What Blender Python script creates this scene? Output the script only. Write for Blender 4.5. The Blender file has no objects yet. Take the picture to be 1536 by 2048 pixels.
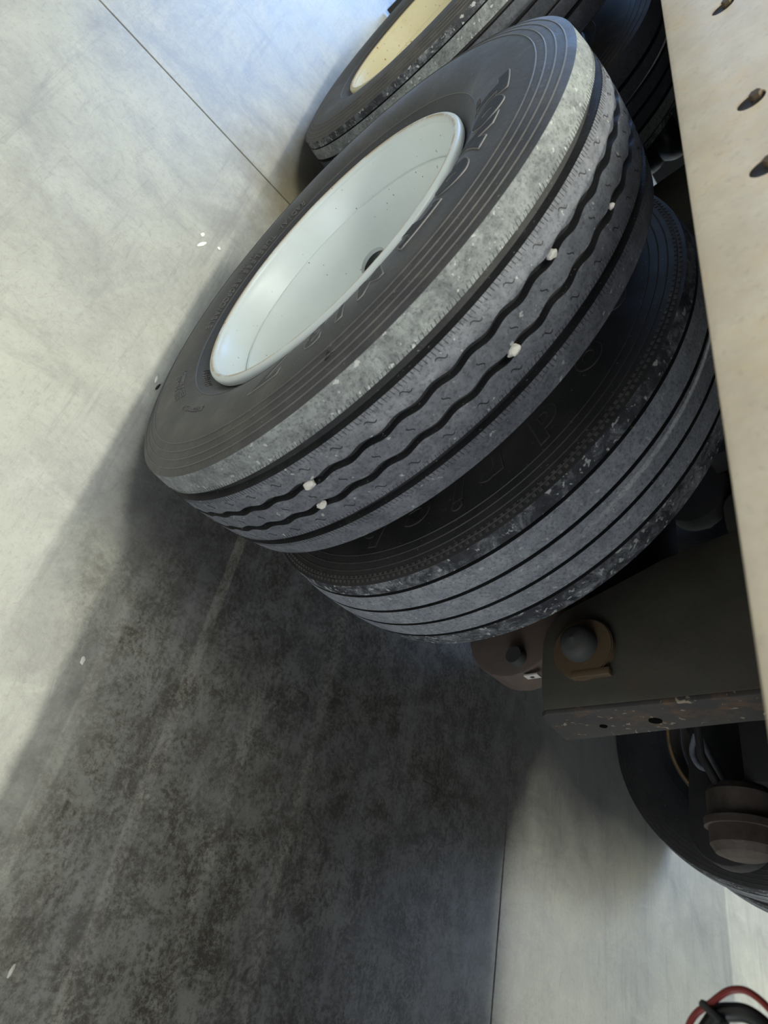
import bpy, bmesh, math, random
from mathutils import Vector, Matrix
random.seed(7)
S = bpy.context.scene
C = S.collection
PI = math.pi
ZA = 0.497            # axle height above the floor

# ------------------------------------------------------------------ camera
cd = bpy.data.cameras.new('camera'); cam = bpy.data.objects.new('camera', cd); C.objects.link(cam)
R = ((-0.192, 0.657, 0.729), (0.794, 0.540, -0.278), (-0.576, 0.526, -0.626))
rx, ry, rz = [Vector(v) for v in R]
rz.normalize(); rx = (rx - rz*rx.dot(rz)).normalized(); ry = rz.cross(rx)
M = Matrix((rx, -ry, -rz)).transposed().to_4x4()
M.translation = Vector((1.008, -0.395, 0.668 + ZA))
cam.matrix_world = M
cd.sensor_fit = 'HORIZONTAL'; cd.sensor_width = 36.0; cd.lens = 1312.3/1536*36
cd.clip_start = 0.02
cd.dof.use_dof = True; cd.dof.focus_distance = 1.25; cd.dof.aperture_fstop = 8
S.camera = cam

# ------------------------------------------------------------------ light
S.view_settings.view_transform = 'Standard'; S.view_settings.look = 'None'
S.view_settings.gamma = 1; S.view_settings.use_curve_mapping = False
S.view_settings.exposure = 0.0
w = bpy.data.worlds.new('hall_ambient'); S.world = w; w.use_nodes = True
w.node_tree.nodes['Background'].inputs[0].default_value = (0.80, 0.90, 1.0, 1)
w.node_tree.nodes['Background'].inputs[1].default_value = 0.15
def area(name, loc, target, sx, sy, power, col):
    l = bpy.data.lights.new(name, 'AREA'); l.shape = 'RECTANGLE'; l.size = sx; l.size_y = sy
    l.energy = power; l.color = col
    o = bpy.data.objects.new(name, l); C.objects.link(o); o.location = loc
    d = Vector(target) - Vector(loc)
    o.rotation_euler = d.to_track_quat('-Z', 'Y').to_euler()
    return o
o = area('strip_lamp_overhead', (-0.3, -0.05, 7.0), (-0.3, -0.05, 0), 5.0, 0.10, 385, (1.0, 0.99, 0.85))
o.rotation_euler = (0, 0, 0)
area('strip_lamp_aisle', (0.8, -1.5, 6.2), (0, -0.3, 0), 6.0, 0.8, 270, (0.98, 1.0, 0.90))
area('strip_lamp_far_side', (1.5, 7.2, 6.0), (0.8, 2.3, 0), 5.0, 0.12, 390, (1.0, 1.0, 0.84))
area('daylight_door_front', (7.0, -1.6, 1.8), (0, 0.2, 0.5), 5.0, 2.6, 200, (0.90, 0.94, 1.0))
area('daylight_door_rear', (-5.4, 0.35, 1.4), (-1.7, 0.2, 0), 3.9, 2.6, 280, (0.22, 0.48, 1.0))
area('daylight_door_far_side', (-2.0, 8.5, 3.3), (0, 1.5, 0), 5.0, 3.8, 300, (0.42, 0.62, 1.0))

# ------------------------------------------------------------------ node helpers
def mat(name):
    m = bpy.data.materials.new(name); m.use_nodes = True
    nt = m.node_tree; return m, nt, nt.nodes['Principled BSDF']
class N:
    def __init__(s, nt, space='Object'):
        s.nt = nt; s.tc = nt.nodes.new('ShaderNodeTexCoord').outputs[space]
    def map(s, scale=(1, 1, 1), rot=(0, 0, 0), loc=(0, 0, 0)):
        n = s.nt.nodes.new('ShaderNodeMapping'); n.inputs['Scale'].default_value = scale
        n.inputs['Rotation'].default_value = rot; n.inputs['Location'].default_value = loc
        s.nt.links.new(s.tc, n.inputs[0]); return n.outputs[0]
    def noise(s, sc, det=6, rough=0.6, vec=None, dist=0.0):
        n = s.nt.nodes.new('ShaderNodeTexNoise'); n.inputs['Scale'].default_value = sc
        n.inputs['Detail'].default_value = det; n.inputs['Roughness'].default_value = rough
        n.inputs['Distortion'].default_value = dist
        s.nt.links.new(vec or s.tc, n.inputs['Vector']); return n.outputs['Fac']
    def voro(s, sc, feat='F1', vec=None, out='Distance'):
        n = s.nt.nodes.new('ShaderNodeTexVoronoi'); n.feature = feat; n.inputs['Scale'].default_value = sc
        s.nt.links.new(vec or s.tc, n.inputs['Vector']); return n.outputs[out]
    def ramp(s, fac, stops, interp='LINEAR'):
        n = s.nt.nodes.new('ShaderNodeValToRGB'); e = n.color_ramp.elements; n.color_ramp.interpolation = interp
        while len(e) > 1: e.remove(e[-1])
        for i, (p, c) in enumerate(stops):
            x = e[0] if i == 0 else e.new(p)
            x.position = p
            x.color = (c, c, c, 1) if isinstance(c, (int, float)) else (*c, 1)
        s.nt.links.new(fac, n.inputs[0]); return n.outputs[0]
    def mix(s, fac, a, b, mode='MIX'):
        n = s.nt.nodes.new('ShaderNodeMix'); n.data_type = 'RGBA'; n.blend_type = mode
        for sock, v in ((n.inputs[0], fac), (n.inputs[6], a), (n.inputs[7], b)):
            if isinstance(v, (int, float)): sock.default_value = v
            elif isinstance(v, tuple): sock.default_value = (*v, 1)
            else: s.nt.links.new(v, sock)
        return n.outputs[2]
    def math(s, op, a, b=0.0, c=0.0):
        n = s.nt.nodes.new('ShaderNodeMath'); n.operation = op
        for i, v in enumerate((a, b, c)):
            if isinstance(v, (int, float)): n.inputs[i].default_value = v
            else: s.nt.links.new(v, n.inputs[i])
        return n.outputs[0]
    def xyz(s, vec=None):
        n = s.nt.nodes.new('ShaderNodeSeparateXYZ'); s.nt.links.new(vec or s.tc, n.inputs[0]); return n.outputs
    def bump(s, bsdf, h, strength=0.3, dist=0.001):
        n = s.nt.nodes.new('ShaderNodeBump'); n.inputs['Strength'].default_value = strength
        n.inputs['Distance'].default_value = dist
        s.nt.links.new(h, n.inputs['Height']); s.nt.links.new(n.outputs[0], bsdf.inputs['Normal'])
    def set(s, bsdf, inp, v):
        if isinstance(v, (int, float)): bsdf.inputs[inp].default_value = v
        elif isinstance(v, tuple): bsdf.inputs[inp].default_value = (*v, 1)
        else: s.nt.links.new(v, bsdf.inputs[inp])

# ---- materials
def m_tread(name, base, dust, patch, pth=0.60, chip=0.70):
    m, nt, b = mat(name); n = N(nt)
    a = n.noise(42, 8, 0.75); f = n.noise(190, 6, 0.75); big = n.noise(7, 4, 0.6)
    c = n.mix(n.ramp(a, [(0.38, 0), (0.62, 1)]), base, dust)
    mot = n.math('ADD', n.math('MULTIPLY', big, 0.35), n.math('MULTIPLY', n.noise(30, 9, 0.78, dist=0.6), 0.65))
    c = n.mix(n.ramp(mot, [(pth-0.10, 0), (pth+0.06, 0.85)]), c, patch)
    c = n.mix(n.ramp(f, [(0.38, 0.5), (0.50, 0)]), c, (0.02, 0.022, 0.025))
    cr = n.noise(95, 3, 0.5, n.map((1, 1, 1), loc=(3, 1, 2)), 0.35)
    c = n.mix(n.ramp(cr, [(chip-0.02, 0), (chip+0.02, 0.9)]), c, (0.42, 0.44, 0.42))
    n.set(b, 'Base Color', c); n.set(b, 'Roughness', n.ramp(a, [(0.3, 0.62), (0.7, 0.85)]))
    b.inputs['Specular IOR Level'].default_value = 0.45
    n.bump(b, n.math('ADD', f, n.math('MULTIPLY', a, 1.5)), 0.7, 0.0015)
    return m
MT = {}
MT['shoulder_dusty'] = m_tread('rubber_shoulder_dusty', (0.10, 0.108, 0.113), (0.175, 0.188, 0.19), (0.30, 0.325, 0.315), 0.51, 0.665)
MT['rib'] = m_tread('rubber_rib_worn', (0.105, 0.112, 0.128), (0.17, 0.178, 0.20), (0.25, 0.26, 0.275), 0.62, 0.70)
MT['rib_dark'] = m_tread('rubber_rib_inner', (0.095, 0.10, 0.115), (0.15, 0.16, 0.18), (0.23, 0.24, 0.26), 0.57, 0.70)
MT['rib_pale'] = m_tread('rubber_rib_scrubbed', (0.18, 0.195, 0.22), (0.26, 0.28, 0.31), (0.36, 0.38, 0.40), 0.56, 0.68)
MT['shoulder_grimy'] = m_tread('rubber_shoulder_grimy', (0.015, 0.017, 0.021), (0.050, 0.054, 0.062), (0.36, 0.38, 0.40), 0.575, 0.635)
MT['rib_navy'] = m_tread('rubber_rib_clean', (0.05, 0.055, 0.066), (0.08, 0.085, 0.10), (0.13, 0.14, 0.16), 0.62, 0.78)
def m_rubber(name, c0, c1, dustc, amt, rough=0.62, streak=True):
    m, nt, b = mat(name); n = N(nt)
    a = n.noise(14, 8, 0.7); f = n.noise(160, 5, 0.7)
    c = n.mix(n.ramp(a, [(0.35, 0), (0.68, 1)]), c0, c1)
    c = n.mix(n.ramp(n.noise(6, 9, 0.75, dist=0.4), [(0.50, 0), (0.72, amt)]), c, dustc)
    c = n.mix(n.ramp(n.noise(240, 2, 0.5), [(0.70, 0), (0.76, 0.6)]), c, (0.30, 0.29, 0.27))
    n.set(b, 'Base Color', c); n.set(b, 'Roughness', n.ramp(a, [(0.3, rough-0.08), (0.7, rough+0.12)]))
    sc = n.noise(22, 9, 0.8, n.map(rot=(0.4, 0.2, 0.9)), 1.5)
    n.bump(b, n.math('ADD', n.math('ADD', f, a), n.math('MULTIPLY', sc, 2.0)), 0.45, 0.0012)
    return m
MT['side'] = m_rubber('rubber_sidewall', (0.028, 0.028, 0.031), (0.056, 0.055, 0.059), (0.105, 0.095, 0.082), 0.7, 0.44)
MT['side_brown'] = m_rubber('rubber_sidewall_brown', (0.045, 0.043, 0.043), (0.08, 0.075, 0.070), (0.16, 0.14, 0.12), 0.7)
MT['side_dark'] = m_rubber('rubber_sidewall_dark', (0.020, 0.020, 0.021), (0.030, 0.029, 0.029), (0.05, 0.045, 0.042), 0.5, 0.5)
mh, _, bh = mat('hole_shade_black'); bh.inputs['Base Color'].default_value = (0.004, 0.004, 0.004, 1); bh.inputs['Specular IOR Level'].default_value = 0.05; bh.inputs['Roughness'].default_value = 1
MT['hole_shade'] = mh  # flat black, the shade inside a hole put into the colour
MT['bead'] = m_rubber('rubber_bead_smooth', (0.040, 0.041, 0.047), (0.052, 0.053, 0.060), (0.08, 0.08, 0.08), 0.3, 0.5)
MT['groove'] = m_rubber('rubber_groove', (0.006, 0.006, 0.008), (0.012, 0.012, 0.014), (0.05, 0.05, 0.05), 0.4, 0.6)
MT['letter'] = m_rubber('rubber_letter_face', (0.012, 0.014, 0.019), (0.018, 0.020, 0.026), (0.05, 0.05, 0.05), 0.2, 0.65)
MT['outline'] = m_rubber('rubber_letter_edge', (0.17, 0.17, 0.175), (0.24, 0.235, 0.23), (0.2, 0.18, 0.16), 0.4, 0.6)
MT['smallprint'] = m_rubber('rubber_small_print', (0.09, 0.088, 0.085), (0.13, 0.125, 0.12), (0.15, 0.14, 0.12), 0.4, 0.5)
MT['bfedge'] = m_rubber('rubber_dark_outline', (0.06, 0.058, 0.056), (0.085, 0.08, 0.075), (0.12, 0.11, 0.10), 0.4, 0.45)
MT['ring'] = m_rubber('rubber_ring_line', (0.15, 0.145, 0.13), (0.24, 0.23, 0.20), (0.2, 0.19, 0.16), 0.5, 0.6)
def hatch():
    m, nt, b = mat('rubber_letter_hatched'); n = N(nt)
    x = n.xyz(); s = n.math('SINE', n.math('MULTIPLY', n.math('ADD', x[0], n.math('MULTIPLY', x[2], -0.6)), 2000))
    c = n.mix(n.ramp(s, [(0.4, 0), (0.6, 1)]), (0.022, 0.022, 0.025), (0.13, 0.125, 0.115))
    n.set(b, 'Base Color', c); b.inputs['Roughness'].default_value = 0.7; return m
MT['hatch'] = hatch()
def m_rim(name, col, rustamt, cream=False):
    m, nt, b = mat(name); n = N(nt)
    p = n.xyz(); r = n.math('SQRT', n.math('ADD', n.math('MULTIPLY', p[0], p[0]), n.math('MULTIPLY', p[2], p[2])))
    d = n.noise(9, 5, 0.6)
    c = n.mix(n.ramp(d, [(0.35, 0), (0.7, 1)]), tuple(v*0.95 for v in col), col)
    # rust: scattered pits and a broken line along the lip crest
    v = n.voro(26, 'F1'); spot = n.ramp(v, [(0.045, 1), (0.10, 0)])
    sel = n.ramp(n.noise(13, 2, 0.5, n.map(loc=(5, 2, 9))), [(0.60 - rustamt*0.14, 0), (0.62 - rustamt*0.14, 1)])
    c = n.mix(n.math('MULTIPLY', spot, sel), c, (0.42, 0.24, 0.07))
    v2 = n.voro(70, 'F1'); spot2 = n.math('MULTIPLY', n.ramp(v2, [(0.07, 1), (0.12, 0)]), n.ramp(n.noise(20, 2, 0.5), [(0.52 - rustamt*0.1, 0), (0.56 - rustamt*0.1, 1)]))
    c = n.mix(spot2, c, (0.22, 0.19, 0.15))
    band = n.math('MULTIPLY', n.ramp(n.math('SUBTRACT', r, 0.0), [(0.2848, 0), (0.2870, 1), (0.2895, 1), (0.2910, 0)]),
                  n.math('MULTIPLY', n.ramp(n.noise(16, 6, 0.75), [(0.38 - rustamt*0.08, 0), (0.52, 1)]), 0.9))
    deep = n.ramp(n.math('MULTIPLY', p[1], -1), [(0.105, 0), (0.112, 1)])
    c = n.mix(n.math('MULTIPLY', band, deep), c, (0.48, 0.28, 0.07))
    stain = n.math('MULTIPLY', n.ramp(n.noise(11, 7, 0.7), [(0.55, 0), (0.75, 0.5)]), rustamt*0.6 + 0.08)
    c = n.mix(stain, c, (0.50, 0.40, 0.22))
    n.set(b, 'Base Color', c); b.inputs['Roughness'].default_value = 0.34 if not cream else 0.5
    n.bump(b, n.noise(60, 3, 0.5), 0.05, 0.001)
    return m
MT['white'] = m_rim('white_wheel_enamel', (0.80, 0.86, 0.84), 0.15)
MT['cream'] = m_rim('cream_wheel_enamel', (0.80, 0.72, 0.46), 1.0, True)
MT['rimgrey'] = m_rim('grimy_wheel_enamel', (0.10, 0.09, 0.08), 0.8, True)
def m_metal(name, c0, c1, rust, amt, rough=0.7, metal=0.0, speck=None, scale=9):
    m, nt, b = mat(name); n = N(nt)
    a = n.noise(scale, 8, 0.7)
    c = n.mix(n.ramp(a, [(0.35, 0), (0.65, 1)]), c0, c1)
    c = n.mix(n.ramp(n.noise(scale*0.7, 8, 0.75, n.map(loc=(4, 7, 1)), 0.5), [(0.52, 0), (0.66, amt)]), c, rust)
    if speck:
        c = n.mix(n.ramp(n.noise(scale*4, 3, 0.55, dist=0.8), [(0.64, 0), (0.68, 0.9)]), c, speck)
    n.set(b, 'Base Color', c); b.inputs['Roughness'].default_value = rough; b.inputs['Metallic'].default_value = metal
    n.bump(b, n.noise(scale*9, 5, 0.7), 0.4, 0.001)
    return m
MT['hanger'] = m_metal('grimy_painted_steel', (0.050, 0.047, 0.037), (0.075, 0.069, 0.056), (0.085, 0.060, 0.042), 0.6)
MT['hanger_front'] = m_metal('chipped_rusty_steel', (0.040, 0.039, 0.040), (0.060, 0.054, 0.050), (0.15, 0.085, 0.045), 0.95, speck=(0.36, 0.30, 0.22), scale=14)
MT['rust'] = m_metal('rusty_washer_steel', (0.085, 0.058, 0.032), (0.12, 0.078, 0.038), (0.045, 0.04, 0.034), 0.9, scale=11)
MT['bolt'] = m_metal('grey_bolt_steel', (0.032, 0.034, 0.034), (0.050, 0.052, 0.050), (0.06, 0.045, 0.034), 0.6, 0.7, scale=30)
MT['arm'] = m_metal('brown_cast_arm', (0.085, 0.065, 0.056), (0.12, 0.09, 0.076), (0.13, 0.08, 0.05), 0.6)
MT['black'] = m_metal('black_underbody_steel', (0.018, 0.018, 0.020), (0.030, 0.028, 0.028), (0.045, 0.035, 0.03), 0.5)
MT['can'] = m_metal('rusty_chamber_can', (0.055, 0.042, 0.034), (0.12, 0.095, 0.08), (0.03, 0.022, 0.018), 0.6, speck=(0.10, 0.09, 0.09))
MT['hose'] = m_metal('grey_braided_hose', (0.16, 0.17, 0.20), (0.24, 0.26, 0.30), (0.12, 0.12, 0.13), 0.5, 0.5, scale=60)
def m_rail():
    m, nt, b = mat('cream_painted_rail'); n = N(nt)
    a = n.noise(16, 8, 0.70); f = n.noise(110, 6, 0.7)
    c = n.mix(n.ramp(a, [(0.34, 0), (0.66, 1)]), (0.74, 0.63, 0.49), (0.90, 0.80, 0.64))
    c = n.mix(n.ramp(n.noise(9, 9, 0.75, dist=0.5), [(0.48, 0), (0.66, 0.55)]), c, (0.88, 0.66, 0.38))
    c = n.mix(n.ramp(f, [(0.56, 0), (0.70, 0.40)]), c, (0.50, 0.44, 0.37))
    n.set(b, 'Base Color', c); b.inputs['Roughness'].default_value = 0.55
    n.bump(b, f, 0.2, 0.001); return m
MT['rail'] = m_rail()
def m_plain(name, col, rough=0.5, metal=0):
    m, nt, b = mat(name); n = N(nt)
    c = n.mix(n.ramp(n.noise(40, 5, 0.6), [(0.3, 0), (0.7, 1)]), tuple(v*0.8 for v in col), col)
    n.set(b, 'Base Color', c); b.inputs['Roughness'].default_value = rough; b.inputs['Metallic'].default_value = metal; return m
MT['red'] = m_plain('red_wire_jacket', (0.30, 0.035, 0.03), 0.4)
MT['blackhose'] = m_plain('black_hose_jacket', (0.02, 0.022, 0.024), 0.35)
MT['stone'] = m_plain('pale_limestone', (0.66, 0.63, 0.58), 0.9)
MT['paint'] = m_plain('white_paint_drip', (0.80, 0.80, 0.76), 0.6)
MT['tag'] = m_plain('white_tag', (0.62, 0.60, 0.55), 0.7)
MT['wood'] = m_metal('deck_hardwood', (0.10, 0.075, 0.05), (0.15, 0.11, 0.075), (0.07, 0.055, 0.04), 0.6)
def m_floor():
    m, nt, b = mat('polished_stained_concrete'); n = N(nt)
    p = n.xyz()
    big = n.noise(1.3, 5, 0.6, dist=0.8); mid = n.noise(5.5, 12, 0.76, dist=0.5); fine = n.noise(75, 8, 0.8)
    st = n.noise(3.4, 12, 0.78, n.map((0.30, 3.6, 1)), 0.3)          # trowel and tyre scuff direction, along the aisle
    sw = n.noise(5, 12, 0.78, n.map((1.6, 0.5, 1), rot=(0, 0, 0.5)), 1.1)
    scr = n.noise(30, 10, 0.8, n.map((0.25, 1.8, 1), rot=(0, 0, -0.5)), 0.8)
    c = n.mix(n.ramp(mid, [(0.34, 0), (0.64, 1)]), (0.225, 0.225, 0.215), (0.375, 0.375, 0.345))
    c = n.mix(n.ramp(big, [(0.38, 0), (0.62, 0.6)]), c, (0.44, 0.44, 0.365))
    c = n.mix(n.ramp(sw, [(0.53, 0), (0.68, 0.42)]), c, (0.20, 0.195, 0.19))
    c = n.mix(n.ramp(sw, [(0.28, 0.4), (0.42, 0)]), c, (0.54, 0.545, 0.455))
    c = n.mix(n.ramp(scr, [(0.56, 0), (0.66, 0.35)]), c, (0.165, 0.16, 0.15))
    c = n.mix(n.ramp(st, [(0.34, 0.5), (0.47, 0)]), c, (0.19, 0.19, 0.185))
    # soiled floor with the trailer's cast shadow painted into the same dark band
    shadow_lane = n.math('MULTIPLY', n.ramp(n.math('ADD', p[1], n.math('MULTIPLY', n.noise(3.0, 8, 0.75), 0.5)), [(0.18, 0), (0.34, 1)]),
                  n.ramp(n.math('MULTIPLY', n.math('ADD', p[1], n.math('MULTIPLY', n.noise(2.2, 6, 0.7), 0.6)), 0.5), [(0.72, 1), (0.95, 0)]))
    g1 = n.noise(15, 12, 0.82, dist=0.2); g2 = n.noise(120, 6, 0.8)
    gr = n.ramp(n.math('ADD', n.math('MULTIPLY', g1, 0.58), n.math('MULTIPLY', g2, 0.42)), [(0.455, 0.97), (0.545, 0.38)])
    grime_shade = n.mix(n.ramp(n.noise(4.0, 8, 0.75, n.map(loc=(3, 9, 0))), [(0.42, 0), (0.60, 1)]), (0.070, 0.060, 0.046), (0.125, 0.118, 0.112))
    c = n.mix(n.math('MULTIPLY', shadow_lane, gr), c, grime_shade)
    # worn tyre tracks polished pale through the dark band, running along the trailer
    tr = n.math('MULTIPLY', n.ramp(n.noise(4.5, 9, 0.72, n.map((0.10, 3.0, 1), loc=(0, 1.3, 0)), 0.15), [(0.54, 0), (0.64, 0.55)]), shadow_lane)
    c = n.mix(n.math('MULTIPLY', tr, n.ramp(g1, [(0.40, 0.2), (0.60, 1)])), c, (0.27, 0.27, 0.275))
    c = n.mix(n.ramp(fine, [(0.34, 0.5), (0.48, 0)]), c, (0.22, 0.21, 0.19))
    c = n.mix(n.ramp(fine, [(0.58, 0), (0.72, 0.35)]), c, (0.58, 0.58, 0.52))
    # pale paint drips
    dr = n.voro(2.6, 'F1', n.map((1, 1.0, 1), loc=(0.31, 0.12, 0)))
    # hairline crazing
    cz = n.voro(34, 'DISTANCE_TO_EDGE', n.map(loc=(1, 2, 0)))
    czm = n.math('MULTIPLY', n.ramp(cz, [(0.0, 0.28), (0.03, 0)]), n.ramp(n.noise(1.7, 3, 0.6, n.map(loc=(2, 3, 0))), [(0.50, 0), (0.60, 1)]))
    c = n.mix(czm, c, (0.24, 0.23, 0.20))
    # brown rubber-dust stain by the tandem
    dx = n.math('ADD', p[0], 0.86); dy = n.math('ADD', p[1], -0.02)
    rr = n.math('SQRT', n.math('ADD', n.math('MULTIPLY', dx, dx), n.math('MULTIPLY', dy, dy)))
    rr = n.math('ADD', rr, n.math('MULTIPLY', n.math('SUBTRACT', n.noise(7, 6, 0.7), 0.5), 0.5))
    c = n.mix(n.ramp(rr, [(0.08, 0.85), (0.34, 0)]), c, (0.17, 0.14, 0.085))
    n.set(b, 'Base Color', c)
    n.set(b, 'Roughness', n.ramp(mid, [(0.3, 0.27), (0.7, 0.42)]))
    b.inputs['Specular IOR Level'].default_value = 0.45
    n.bump(b, n.math('ADD', fine, n.math('MULTIPLY', mid, 1.5)), 0.30, 0.0015)
    return m
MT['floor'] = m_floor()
MT['joint'] = m_plain('joint_filler_dirt', (0.06, 0.055, 0.045), 0.9)
MT['wall'] = m_metal('hall_wall_panel', (0.50, 0.52, 0.52), (0.56, 0.58, 0.57), (0.45, 0.46, 0.45), 0.4, scale=2)

# ------------------------------------------------------------------ mesh helpers
def link(name, me, parent=None, loc=None):
    o = bpy.data.objects.new(name, me); C.objects.link(o)
    if parent: o.parent = parent
    if loc: o.location = loc
    return o
def empty(name, loc=(0, 0, 0), label=None, cat=None, group=None):
    o = bpy.data.objects.new(name, None); C.objects.link(o); o.location = loc; o.empty_display_size = 0.1
    tag(o, label, cat, group); return o
def tag(o, label=None, cat=None, group=None, kind=None):
    if label: o['label'] = label
    if cat: o['category'] = cat
    if group: o['group'] = group
    if kind: o['kind'] = kind
    return o
def finish(bm, name, mats, smooth=0.6):
    me = bpy.data.meshes.new(name); bm.normal_update(); bm.to_mesh(me); bm.free()
    for m in (mats if isinstance(mats, (list, tuple)) else [mats]): me.materials.append(m)
    if smooth:
        for p in me.polygons: p.use_smooth = True
        me.set_sharp_from_angle(angle=smooth)
    return me
def bevbox(bm, c, s, bev=0.0, rot=None, mi=0):
    r = bmesh.ops.create_cube(bm, size=1.0)
    vs = r['verts']; mtx = Matrix.Diagonal((*s, 1))
    if rot: mtx = rot.to_4x4() @ mtx
    mtx = Matrix.Translation(c) @ mtx
    bmesh.ops.transform(bm, matrix=mtx, verts=vs)
    fs = list({f for v in vs for f in v.link_faces})
    for f in fs: f.material_index = mi
    if bev:
        es = list({e for v in vs for e in v.link_edges})
        bmesh.ops.bevel(bm, geom=es, offset=bev, segments=2, affect='EDGES', profile=0.5)
def box_obj(name, c, s, m, parent=None, bev=0.003):
    bm = bmesh.new(); bevbox(bm, c, s, bev); return link(name, finish(bm, name, m, 0.5), parent)
def prism(outline, axis_from, axis_to, axis='y', bev=0.0):
    """outline: list of 2-D points; extruded along y (points = x,z) or x (points = y,z)"""
    bm = bmesh.new()
    def P(a, b, t): return (a, t, b) if axis == 'y' else (t, a, b)
    v0 = [bm.verts.new(P(a, b, axis_from)) for a, b in outline]
    v1 = [bm.verts.new(P(a, b, axis_to)) for a, b in outline]
    n = len(outline)
    bm.faces.new(v0); bm.faces.new(v1[::-1])
    for i in range(n): bm.faces.new((v0[i], v1[i], v1[(i+1) % n], v0[(i+1) % n]))
    bmesh.ops.recalc_face_normals(bm, faces=bm.faces[:])
    if bev: bmesh.ops.bevel(bm, geom=bm.edges[:], offset=bev, segments=2, affect='EDGES', profile=0.5)
    return bm
def tube(pts, r, seg=10, closed=False):
    bm = bmesh.new(); rings = []
    up = Vector((0, 0, 1)); n = len(pts); pts = [Vector(p) for p in pts]
    prev = None
    for i, p in enumerate(pts):
        t = (pts[min(i+1, n-1)] - pts[max(i-1, 0)]).normalized()
        a = prev if prev else t.orthogonal()
        a = (a - t*a.dot(t)).normalized(); prev = a; b = t.cross(a)
        rad = r[i] if isinstance(r, (list, tuple)) else r
        rings.append([bm.verts.new(p + (a*math.cos(2*PI*k/seg) + b*math.sin(2*PI*k/seg))*rad) for k in range(seg)])
    for i in range(n-1):
        for k in range(seg):
            bm.faces.new((rings[i][k], rings[i][(k+1) % seg], rings[i+1][(k+1) % seg], rings[i+1][k]))
    bm.faces.new(rings[0][::-1]); bm.faces.new(rings[-1])
    bmesh.ops.recalc_face_normals(bm, faces=bm.faces[:])
    return bm
def lathe_y(profile, nseg, closed=True, wob=None):
    """profile: [(y, r, mat_index, wavy)] revolved about the y axis; material of span i->i+1 is that of point i"""
    bm = bmesh.new(); n = len(profile); rings = []
    for k in range(nseg):
        a = 2*PI*k/nseg; ca, sa = math.cos(a), math.sin(a)
        rings.append([bm.verts.new((p[1]*ca, p[0] + (wob(a) if p[3] else 0.0), p[1]*sa)) for p in profile])
    m = n if closed else n-1
    for k in range(nseg):
        A, B = rings[k], rings[(k+1) % nseg]
        for i in range(m):
            j = (i+1) % n
            f = bm.faces.new((A[i], A[j], B[j], B[i])); f.material_index = profile[i][2]
    bmesh.ops.recalc_face_normals(bm, faces=bm.faces[:])
    return bm

# ------------------------------------------------------------------ tyre
HALF = 0.1117
def crown(y): return 0.497 - 0.0102*(min(abs(y), HALF)/HALF)**2.2
SIDE = [(0.1117, 0.4868), (0.1138, 0.4815), (0.1165, 0.474), (0.1195, 0.464), (0.1230, 0.452), (0.1262, 0.440),
        (0.1285, 0.427), (0.1300, 0.412), (0.1305, 0.396), (0.1298, 0.378), (0.1275, 0.360), (0.1238, 0.344),
        (0.1180, 0.330), (0.1110, 0.318), (0.1040, 0.308), (0.0995, 0.300), (0.0985, 0.292), (0.098, 0.283)]
def side_y(r):
    for (y0, r0), (y1, r1) in zip(SIDE, SIDE[1:]):
        if r1 <= r <= r0: return y0 + (y1-y0)*(r0-r)/(r0-r1)
    return SIDE[-1][0] if r < SIDE[-1][1] else SIDE[0][0]
RINGS = (0.4745, 0.4615, 0.4485, 0.4350, 0.330)
def side_points(m_side, m_bead, m_ring, bead_r=0.330):
    pts = []; rs = sorted([r for y, r in SIDE] , reverse=True)
    ev = [(r, None) for r in rs]
    for q in RINGS:
        ev = [e for e in ev if abs(e[0]-q) > 0.0022]
        ev += [(q+0.0011, 'a'), (q+0.0004, 'b'), (q-0.0004, 'c'), (q-0.0011, 'd')]
    ev.sort(key=lambda e: -e[0])
    for r, t in ev:
        y = side_y(r) + (0.0010 if t in ('b', 'c') else 0)
        mi = m_ring if t in ('b',) else (m_bead if r < bead_r else m_side)
        pts.append((y, r, mi))
    return pts
def tyre_mesh(name, grooves, rib_mats, mats, side_mat=0, nseg=432, waves=54, amp=0.0023, step=False):
    """grooves: (y, half width, wavy); rib_mats: material index of each rib from -y to +y"""
    SI, BE, RI, GR = 0, 1, 2, 3
    left = side_points(SI, BE, RI)                    # shoulder -> bead, positive y
    prof = []
    for (y, r, mi) in reversed(left): prof.append([-y, r, mi, 0])
    # material of a span is that of its first point: shift for the reversed half
    mis = [p[2] for p in prof]
    for i in range(len(prof)-1): prof[i][2] = mis[i+1]
    prof[-1][2] = rib_mats[0]
    y0 = -HALF; ri = 0; d = 0.0125
    for (gy, hw, wv) in grooves:
        a, b2 = gy-hw, gy+hw
        steps = max(1, int((a-y0)/0.012))
        for k in range(1, steps): yy = y0+(a-y0)*k/steps; prof.append([yy, crown(yy), rib_mats[ri], 0])
        prof.append([a, crown(a), GR, wv])
        prof.append([a+hw*0.35, crown(gy)-d, GR, wv]); prof.append([b2-hw*0.35, crown(gy)-d, GR, wv])
        ri += 1
        prof.append([b2, crown(b2), rib_mats[ri], wv]); y0 = b2
    steps = max(1, int((HALF-y0)/0.012))
    for k in range(1, steps): yy = y0+(HALF-y0)*k/steps; prof.append([yy, crown(yy), rib_mats[ri], 0])
    for (y, r, mi) in left: prof.append([y, r, mi, 0])
    prof[-1][2] = BE
    wob = lambda a: amp*max(-1, min(1, math.sin(waves*a)))
    bm = lathe_y(prof, nseg, True, wob)
    return finish(bm, name, mats, 0.55)

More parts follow.
